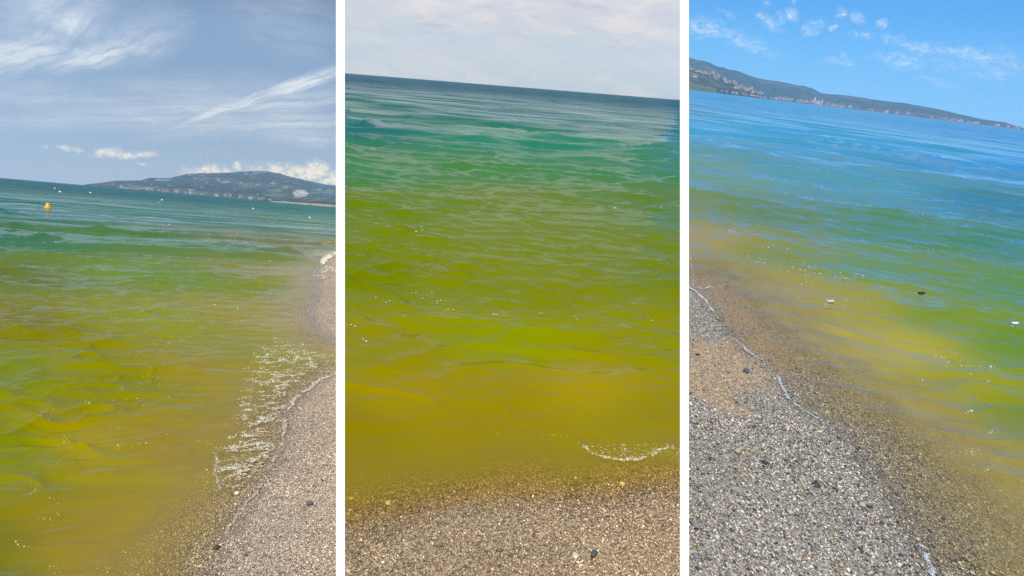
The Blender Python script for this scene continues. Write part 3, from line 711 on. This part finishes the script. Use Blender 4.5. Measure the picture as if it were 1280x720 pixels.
# a dark scrap and a pale scrap on the right bay's water
def scrap(k, px, py, wpx, col, label, name, aspect=.45):
    x, y = ground(k, px, py); r = math.sqrt(x*x+y*y+EYE*EYE); s = wpx*r/F/2
    bm = bmesh.new(); bmesh.ops.create_icosphere(bm, subdivisions=3, radius=1)
    for v in bm.verts:
        v.co.x *= 1+.3*math.sin(v.co.y*5+px); v.co.z += .4*math.sin(v.co.x*3)
        v.co = Vector((v.co.x*s, v.co.y*s*aspect, v.co.z*s*.5))
    for f in bm.faces: f.smooth = True
    me = bpy.data.meshes.new(name); bm.to_mesh(me); bm.free(); me.materials.append(plain(name, col, .6, .2, 40))
    o = bpy.data.objects.new(name, me); COL.objects.link(o); place(o, k, x, y, s*.35+.01, .2); tag(o, label, 'debris'); return o
scrap(3, 1148.5, 375, 6, (26, 24, 26), 'small black scrap of driftwood floating on the green water', 'driftwood', .6)
scrap(3, 1036.5, 382, 7, (196, 200, 196), 'pale grey scrap floating beyond the clear shallows', 'floating_scrap', .4)
scrap(3, 1263, 417, 5, (240, 244, 244), 'small white scrap floating on the green water, rightmost in the right bay', 'floating_scrap', .4)

# ------------------------------------------------------------------ far land
def interp(P, px): P = np.array(P, float); return np.interp(px, P[:, 0], P[:, 1])
class Land:
    def __init__(s, k, sil, r0, r1, seed, rough=.5, gpow=.8):
        s.k, s.sil, s.r0, s.r1, s.seed, s.rough, s.gpow = k, sil, r0, r1, seed, rough, gpow
    def point(s, px, tt):
        px = np.asarray(px, float); tt = np.asarray(tt, float)
        d = ldir(s.k, px, interp(s.sil, px)); hd = np.hypot(d[..., 0], d[..., 1])
        tan = np.maximum(d[..., 2]/hd, .0003)
        r = s.r0+(s.r1-s.r0)*tt
        x, y = d[..., 0]/hd*r, d[..., 1]/hd*r
        tc = np.clip(tt, 0, 1)
        sc = 9.0/s.r0
        g = tc**s.gpow
        rdg = 1-np.abs(2*fbm(x*sc, y*sc*.8, s.seed, 5)-1)
        g = g*(1-s.rough*(1-tc)*(rdg**1.5))
        g = np.where(tt > 1, np.maximum(0, 1-(tt-1)*1.2), g)
        # crest carries woods: a little unevenness
        z = g*tan*r + 1.5 + (fbm(x*sc*9, y*sc*9, s.seed+3, 2)-.5)*tan*r*.05*tc
        z = np.where(tt <= 0, -4, z)
        return x, y, z
    def build(s, name, mat, colour, step=1.2, nt=64):
        lo, hi = s.sil[0][0], s.sil[-1][0]
        px = np.linspace(lo, hi, int((hi-lo)/step)+1)
        tt = np.r_[-.002, np.linspace(.001, 1, nt), np.linspace(1.05, 1.22, 4)]
        PX, T = np.meshgrid(px, tt)
        x, y, z = s.point(PX, T)
        g = colour(x, y, z, PX, T)
        fc = quads(*x.shape); qx, _ = project(s.k, x, y, z); qx = qx.ravel()[fc].mean(1)
        fc = fc[qx < SEAM1+.5] if s.k == 1 else fc[qx > SEAM2-.5]
        o = mesh_np(name, np.stack([x, y, z], -1).reshape(-1, 3), fc, mat, s.k, True, dict(ground=g.reshape(-1, 3)))
        tag(o, kind='structure'); return o
def land_material(sc):
    m, q, o = material('wooded hillside'); tc = q.node('ShaderNodeTexCoord').outputs['Object']
    c = q.attr('ground', 'Color'); n = q.noise(tc, sc, 5, .65)
    c = q.mix(1, c, q.ramp(n, [(.3, (.5, .5, .5)), (.7, (1.6, 1.6, 1.5))]), 'MULTIPLY')
    bp = q.node('ShaderNodeBump'); bp.inputs['Distance'].default_value = .4/sc; bp.inputs['Strength'].default_value = .9; q.put(bp.inputs['Height'], n)
    d = q.node('ShaderNodeBsdfDiffuse'); q.put(d.inputs[0], c); q.l.new(bp.outputs[0], d.inputs['Normal']); q.l.new(d.outputs[0], o.inputs[0]); return m
def blob(px, py, cx, cy, rx, ry): return np.clip(1-((px-cx)/rx)**2-((py-cy)/ry)**2, 0, 1)
GREEN = np.array((.045, .065, .03)); TAN = np.array((.30, .26, .20)); WARM = np.array((.10, .09, .05))
def col1(x, y, z, PX, T):
    n = fbm(x/260, y/260, 41, 4)[..., None]
    g = GREEN*(1-smooth(.45, .7, n))+WARM*smooth(.45, .7, n)
    _, py = project(1, x, y, z)
    n2 = fbm(PX/7, py/1.6, 42, 3)
    m = np.zeros(PX.shape)
    for cx, cy_, rx, ry, s_ in [(376, 241.5, 11, 5.5, 1.4), (345, 238, 12, 3, .22), (282, 227.5, 8, 2, .4), (203, 225, 13, 1.6, .45), (170, 235, 26, 2.2, .3), (412, 240, 8, 4, .22), (345, 244, 18, 3, .15), (240, 244, 22, 2, .2), (310, 232, 16, 4, .12)]:
        m = np.maximum(m, s_*smooth(.1, .6, blob(PX, py, cx, cy_, rx, ry)+(n2-.5)*.9))
    return g*(1-np.clip(m, 0, 1))[..., None]+TAN*2.1*np.clip(m, 0, 1)[..., None]
SIL1 = [(104, 230.9), (125, 228.6), (145, 225.7), (175, 225.5), (188, 222.3), (212, 222.6), (222, 220), (231, 217.8), (245, 216.6), (262, 216.4), (285, 216), (305, 214.2), (322, 213.4), (332, 214), (343, 215.6), (356, 218.8), (375, 223.7), (400, 229.2), (415, 231.6), (434, 234.5)]
hill1 = Land(1, SIL1, 3500, 5200, 5, .55, .75)
hill1.build('mountain', land_material(.012), col1)
# low sandy spit reaching out at the right of the left bay
spit = Land(1, [(338, 251.0), (352, 252.3), (380, 254.0), (405, 255.8), (430, 257.2)], 1300, 1500, 6, .1, .3)
HS = [(a, hline(1, a)-b) for a, b in ((338, .1), (352, .8), (380, 1.6), (405, 2.2), (432, 2.6))]
spit.sil = HS
spit.build('sand_spit', land_material(.05), lambda x, y, z, PX, T: np.ones(x.shape+(3,))*np.array((.42, .38, .31)), 2, 8)
wood = Land(1, [(a, hline(1, a)-b) for a, b in ((330, .3), (370, 1.8), (400, 4.4), (432, 5.3))], 1560, 1900, 16, .2, .5)
wood.build('coastal_woodland', land_material(.05), lambda x, y, z, PX, T: np.ones(x.shape+(3,))*np.array((.06, .065, .035)), 2, 12)

RIDGE3 = [(855.5, 70), (860, 71.7), (868, 73.5), (882, 76.4), (890, 80), (899, 83.4), (912, 86.5), (925.6, 89.7), (936, 94), (947.5, 97.5), (960, 100.2), (975.6, 101.9), (997.5, 106.6), (1008, 108), (1016, 110.3), (1026, 116), (1040, 118), (1062, 119.6), (1096, 124.7), (1134, 129.4),
          (1171, 136), (1199, 142.5), (1227, 149), (1256, 152.8), (1270, 157.5), (1284, 161.2), (1300, 164.0), (1330, 167)]
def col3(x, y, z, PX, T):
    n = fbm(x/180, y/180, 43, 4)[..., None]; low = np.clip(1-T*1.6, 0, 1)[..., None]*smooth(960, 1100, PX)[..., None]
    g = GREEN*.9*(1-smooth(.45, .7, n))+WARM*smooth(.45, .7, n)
    g = g*np.array((.75, 1.05, 1.75))  # blue of the distant haze painted into the ridge colour
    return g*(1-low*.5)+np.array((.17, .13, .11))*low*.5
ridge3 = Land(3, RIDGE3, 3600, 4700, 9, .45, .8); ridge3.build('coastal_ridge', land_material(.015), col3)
HEAD3 = [(855.5, 81), (860, 83), (868, 85.5), (876, 88.5), (890, 92), (902, 96), (914, 101.5), (926, 106.5), (938, 110), (950, 113.6), (953.5, 117), (956, 120.6), (962, 122.2)]
def colh(x, y, z, PX, T):
    n = fbm(x/40, y/40, 44, 4)[..., None]; fld = smooth(.5, .62, fbm(x/110, y/90, 46, 3))[..., None]*(PX < 900)[..., None]
    g = GREEN*.8*(1-smooth(.5, .7, n))+WARM*smooth(.5, .7, n)
    return g*(1-fld)+np.array((.11, .125, .06))*fld
head3 = Land(3, HEAD3, 2500, 3000, 19, .35, .55); head3.build('headland', land_material(.06), colh, .8, 40)

# houses: walls, pitched roof, window openings
HW = [plain('render wall', c, .8, .08, .5) for c in ((214, 206, 192), (210, 192, 160), (224, 220, 214), (196, 168, 140))]
HR = [plain('clay roof', c, .85, .15, .8) for c in ((158, 118, 98), (128, 104, 92))]
WINM = plain('window glass', (40, 46, 54), .2)
def house_mesh(wm, rm, w=10, d=8, h=7, seed=0):
    me = bpy.data.meshes.new('house'); me.materials.append(wm); me.materials.append(rm); me.materials.append(WINM)
    bm = bmesh.new()
    def quad(pts, mi): f = bm.faces.new([bm.verts.new(p) for p in pts]); f.material_index = mi
    a, b = w/2, d/2; e_ = .5
    quad([(-a, -b, -6), (a, -b, -6), (a, -b, h), (-a, -b, h)], 0); quad([(a, b, -6), (-a, b, -6), (-a, b, h), (a, b, h)], 0)
    for sx in (-1, 1):
        f = bm.faces.new([bm.verts.new(p) for p in ((sx*a, -b*sx*-1, -6), (sx*a, b*sx*-1*-1*-1, -6), (sx*a, -b*sx, h), (sx*a, 0, h+2.4), (sx*a, b*sx, h))]) if False else None
        quad([(sx*a, -b, -6), (sx*a, b, -6), (sx*a, b, h), (sx*a, -b, h)], 0)
        f = bm.faces.new([bm.verts.new(p) for p in ((sx*a, -b, h), (sx*a, b, h), (sx*a, 0, h+2.4))]); f.material_index = 0
    for sy in (-1, 1):
        quad([(-a-e_, sy*(b+e_), h-.2), (a+e_, sy*(b+e_), h-.2), (a+e_, 0, h+2.6), (-a-e_, 0, h+2.6)], 1)
    for fl in range(int(h//3)):
        for c in (-.3, 0, .3):
            quad([(c*w-.5, -b-.03, fl*3+1), (c*w+.5, -b-.03, fl*3+1), (c*w+.5, -b-.03, fl*3+2.4), (c*w-.5, -b-.03, fl*3+2.4)], 2)
    bm.to_mesh(me); bm.free(); return me
HM = [house_mesh(HW[i % 4], HR[i % 2], w=random.uniform(8, 13), d=random.uniform(7, 10), h=random.choice((6, 7, 9.5))) for i in range(8)]
def put_house(land, px, tt, label, group, sc=1.0):
    x, y, z = (float(v) for v in land.point(np.array(px), np.array(tt)))
    o = bpy.data.objects.new('house', random.choice(HM)); COL.objects.link(o)
    o.matrix_world = M(land.k) @ Matrix.Translation((x, y, z-1)) @ Matrix.Rotation(-math.atan2(x, y)+random.uniform(-.6, .6), 4, 'Z') @ Matrix.Scale(sc, 4)
    tag(o, label, 'house', group)
rg = random.Random(5)
for i in range(80):                                   # town on the crest of the headland
    px = 860+93*rg.random()**.9; tt = min(1, rg.gauss(.86, .07))
    if px > 920: tt = min(.98, rg.gauss(.72, .14))
    put_house(head3, px, max(.45, tt), 'small pale house in the headland town, '+('cluster high on the crest by the white strip' if px < 885 else 'middle of the crest row' if px < 920 else 'part stepping down towards the sea'), 'houses of the headland town', rg.uniform(.7, 1.15))
for i in range(22):
    put_house(head3, 905+56*rg.random(), rg.uniform(.02, .08), 'small pale house at the waterline below the headland', 'houses at the foot of the headland', rg.uniform(.6, .9))
put_house(head3, 870.5, .45, 'large pale house alone on the green slope below the headland town', None, 1.7)
for i in range(120):                                  # coast towns under the far ridge
    px = rg.choice((rg.uniform(965, 1060), rg.uniform(975, 1045), rg.uniform(1060, 1282))); tt = abs(rg.gauss(0, .05))+.012
    put_house(ridge3, px, tt, 'tiny pale house under the far ridge, '+('between headland and church' if px < 1018 else 'in the cluster around the church' if px < 1036 else 'in the scattered rows past the church'), 'houses of the far shore towns', rg.uniform(.8, 1.5))
for i in range(34):
    px = rg.choice((rg.uniform(262, 345), rg.uniform(150, 262)))
    put_house(hill1, px, rg.uniform(.005, .05), 'tiny pale building at the long hill foot, '+('below its low seaward end' if px < 262 else 'below its summit'), 'buildings under the long hill', rg.uniform(1.0, 1.8))
# church with a tower in the far town
x, y, z = (float(v) for v in ridge3.point(np.array(1026.), np.array(.05)))
e = bpy.data.objects.new('church', None); COL.objects.link(e); place(e, 3, x, y, z-2, -math.atan2(x, y))
def boxm(name, w, d, h, mat, x0=0, y0=0, z0=0, parent=None, roof=0):
    bm = bmesh.new(); bmesh.ops.create_cube(bm, size=1)
    for v in bm.verts: v.co = Vector((v.co.x*w+x0, v.co.y*d+y0, (v.co.z+.5)*h+z0))
    if roof:
        c = bm.verts.new((x0, y0, z0+h+roof)); tp = sorted([v for v in bm.verts if abs(v.co.z-z0-h) < 1e-4], key=lambda v: math.atan2(v.co.y-y0, v.co.x-x0))
        for i in range(4): bm.faces.new((tp[i], tp[(i+1) % 4], c))
    me = bpy.data.meshes.new(name); bm.to_mesh(me); bm.free(); me.materials.append(mat)
    o = bpy.data.objects.new(name, me); COL.objects.link(o); o.parent = parent; return o
boxm('nave', 30, 14, 15, HW[2], parent=e); boxm('nave_roof', 31, 15, 1, HR[0], z0=15.02, parent=e, roof=6)
boxm('tower', 7, 7, 34, HW[2], x0=-19, parent=e); boxm('spire', 7.6, 7.6, 1, HR[1], x0=-19, z0=34.02, parent=e, roof=7)
boxm('tower', 6, 6, 27, HW[0], x0=19, parent=e)
tag(e, 'pale church with two towers standing in the far shore town', 'church')
# thin smoke rising from the hilltop
def smoke():
    m, q, o = material('smoke'); pv = q.node('ShaderNodeVolumePrincipled'); pv.inputs['Density'].default_value = .016
    pv.inputs['Color'].default_value = (.9, .95, 1, 1); q.l.new(pv.outputs[0], o.inputs['Volume'])
    pts = [(309, 221.5, .8), (313, 219.5, 1.4), (318, 217.5, 2.0), (322, 215.5, 2.4), (327, 214.5, 2.2), (333, 214, 1.8), (340, 215, 1.2)]
    V, Fc = [], []
    bv, bf = ico(2); bm = bmesh.new()
    for (px, py, s) in pts:
        d = ldir(1, px, py); hd = math.hypot(d[0], d[1]); r = 4900
        c = np.array([d[0]/hd*r, d[1]/hd*r, EYE+d[2]/hd*r]); rr = s*r/F
        f = 1+.35*(fbm(bv[:, 0]*2+px, bv[:, 1]*2+bv[:, 2]*2, 7, 2)-.5)*2
        V.append(bv*f[:, None]*rr*np.array([1.6, 1.2, .9])+c); Fc.append(bf+len(bv)*len(Fc))
    ob = mesh_np('smoke', np.concatenate(V), np.concatenate(Fc), m, 1)
    rm = ob.modifiers.new('r', 'REMESH'); rm.mode = 'VOXEL'; rm.voxel_size = 6
    tag(ob, 'thin bluish white smoke drifting over the top of the long hill', 'smoke', kind='stuff')
smoke()

# ------------------------------------------------------------------ white gutters between the three views, built as thin upright strips
GUTTERM = plain('gutter white', (250, 250, 250), .8, 0)
def view_gutter(seam, ka, kb, label):
    e = bpy.data.objects.new('view_gutter', None); COL.objects.link(e)
    right = R_WC @ np.array([1., 0, 0])
    nrm = seam_normal(seam)
    dep = .42
    th = dep*10.6/F*.5
    d0 = R_WC @ ray(seam, 0); d1 = R_WC @ ray(seam, 720); ct = R_WC @ ray(seam, 360)
    up = R_WC @ np.array([0, 1., 0])
    base = C0+ct*dep; top = base+up*(dep*.5+.03)
    lo = base-up*((base[2]-.0)/up[2]+.25)
    e.location = lo.tolist()
    off = Vector(lo.tolist())
    def solid(name, P0, P1, Q0, Q1, t2):  # a slab between the polylines P (low) and Q (high), t2 half thickness
        V, Fc = [], []
        n = len(P0)
        for a, b in zip(P0, Q0):
            for s in (-1, 1): V += [np.array(a)+nrm*t2*s, np.array(b)+nrm*t2*s]
        for i in range(n-1):
            o_ = i*4; p = o_+4
            Fc += [(o_, p, p+1, o_+1), (o_+2, o_+3, p+3, p+2), (o_+1, p+1, p+3, o_+3), (o_, o_+2, p+2, p)]
        Fc += [(0, 1, 3, 2), ((n-1)*4, (n-1)*4+2, (n-1)*4+3, (n-1)*4+1)]
        ob = mesh_np(name, np.array(V)-np.array(off), Fc, GUTTERM, None, False); ob.parent = e; return ob
    fw_ = ct/np.linalg.norm(ct)
    solid('gutter_upright', [lo, lo+fw_*.03], None, [top, top+fw_*.03], None, th)
    # unseen low strip closing the seam between the two waters, following both of them out to sea
    lowp, highp = [], []
    for r in np.r_[.1*1.25**np.arange(40)]:
        if r > 600: break
        pts = []
        for k in (ka, kb):
            R, o = FR[k]; n = R[:, 2]
            ln = np.cross(nrm, n); ln /= np.linalg.norm(ln)
            if np.dot(ln, fw_) < 0: ln = -ln
            # point of the gutter plane on this ground under the eye
            v = -n-nrm*np.dot(-n, nrm); v /= np.linalg.norm(v); p0 = C0+v*(EYE/np.dot(v, -n))
            pts.append(p0+ln*r)
        a, b = pts
        hi, lw = (a, b) if a[2] > b[2] else (b, a)
        highp.append(hi+np.array([0, 0, .03 if r > 1.2 else .0])); lowp.append(lw-np.array([0, 0, .5]))
    solid('seam_strip', lowp, None, highp, None, th*.6)
    tag(e, label, 'wall')
view_gutter(SEAM1, 1, 2, 'tall thin white gutter strip between the left view and the middle view')
view_gutter(SEAM2, 2, 3, 'tall thin white gutter strip between the middle view and the right view')

# ------------------------------------------------------------------ haze
if HAZE:
    m, q, o = material('haze'); pv = q.node('ShaderNodeVolumePrincipled'); pv.inputs['Density'].default_value = HAZE
    pv.inputs['Color'].default_value = (.50, .75, 1, 1); pv.inputs['Anisotropy'].default_value = .0
    q.l.new(pv.outputs[0], o.inputs['Volume'])
    bpy.context.view_layer.update()
    P = np.array([tuple(o_.matrix_world @ Vector(c)) for o_ in scene.objects if o_.type == 'MESH' for c in o_.bound_box])
    lo, hi = P.min(0)-5, P.max(0)+5
    ob = boxm('haze', hi[0]-lo[0], hi[1]-lo[1], hi[2]-lo[2], m, (lo[0]+hi[0])/2, (lo[1]+hi[1])/2, lo[2])
    tag(ob, 'pale sea haze over the water and hills', 'haze', kind='stuff')
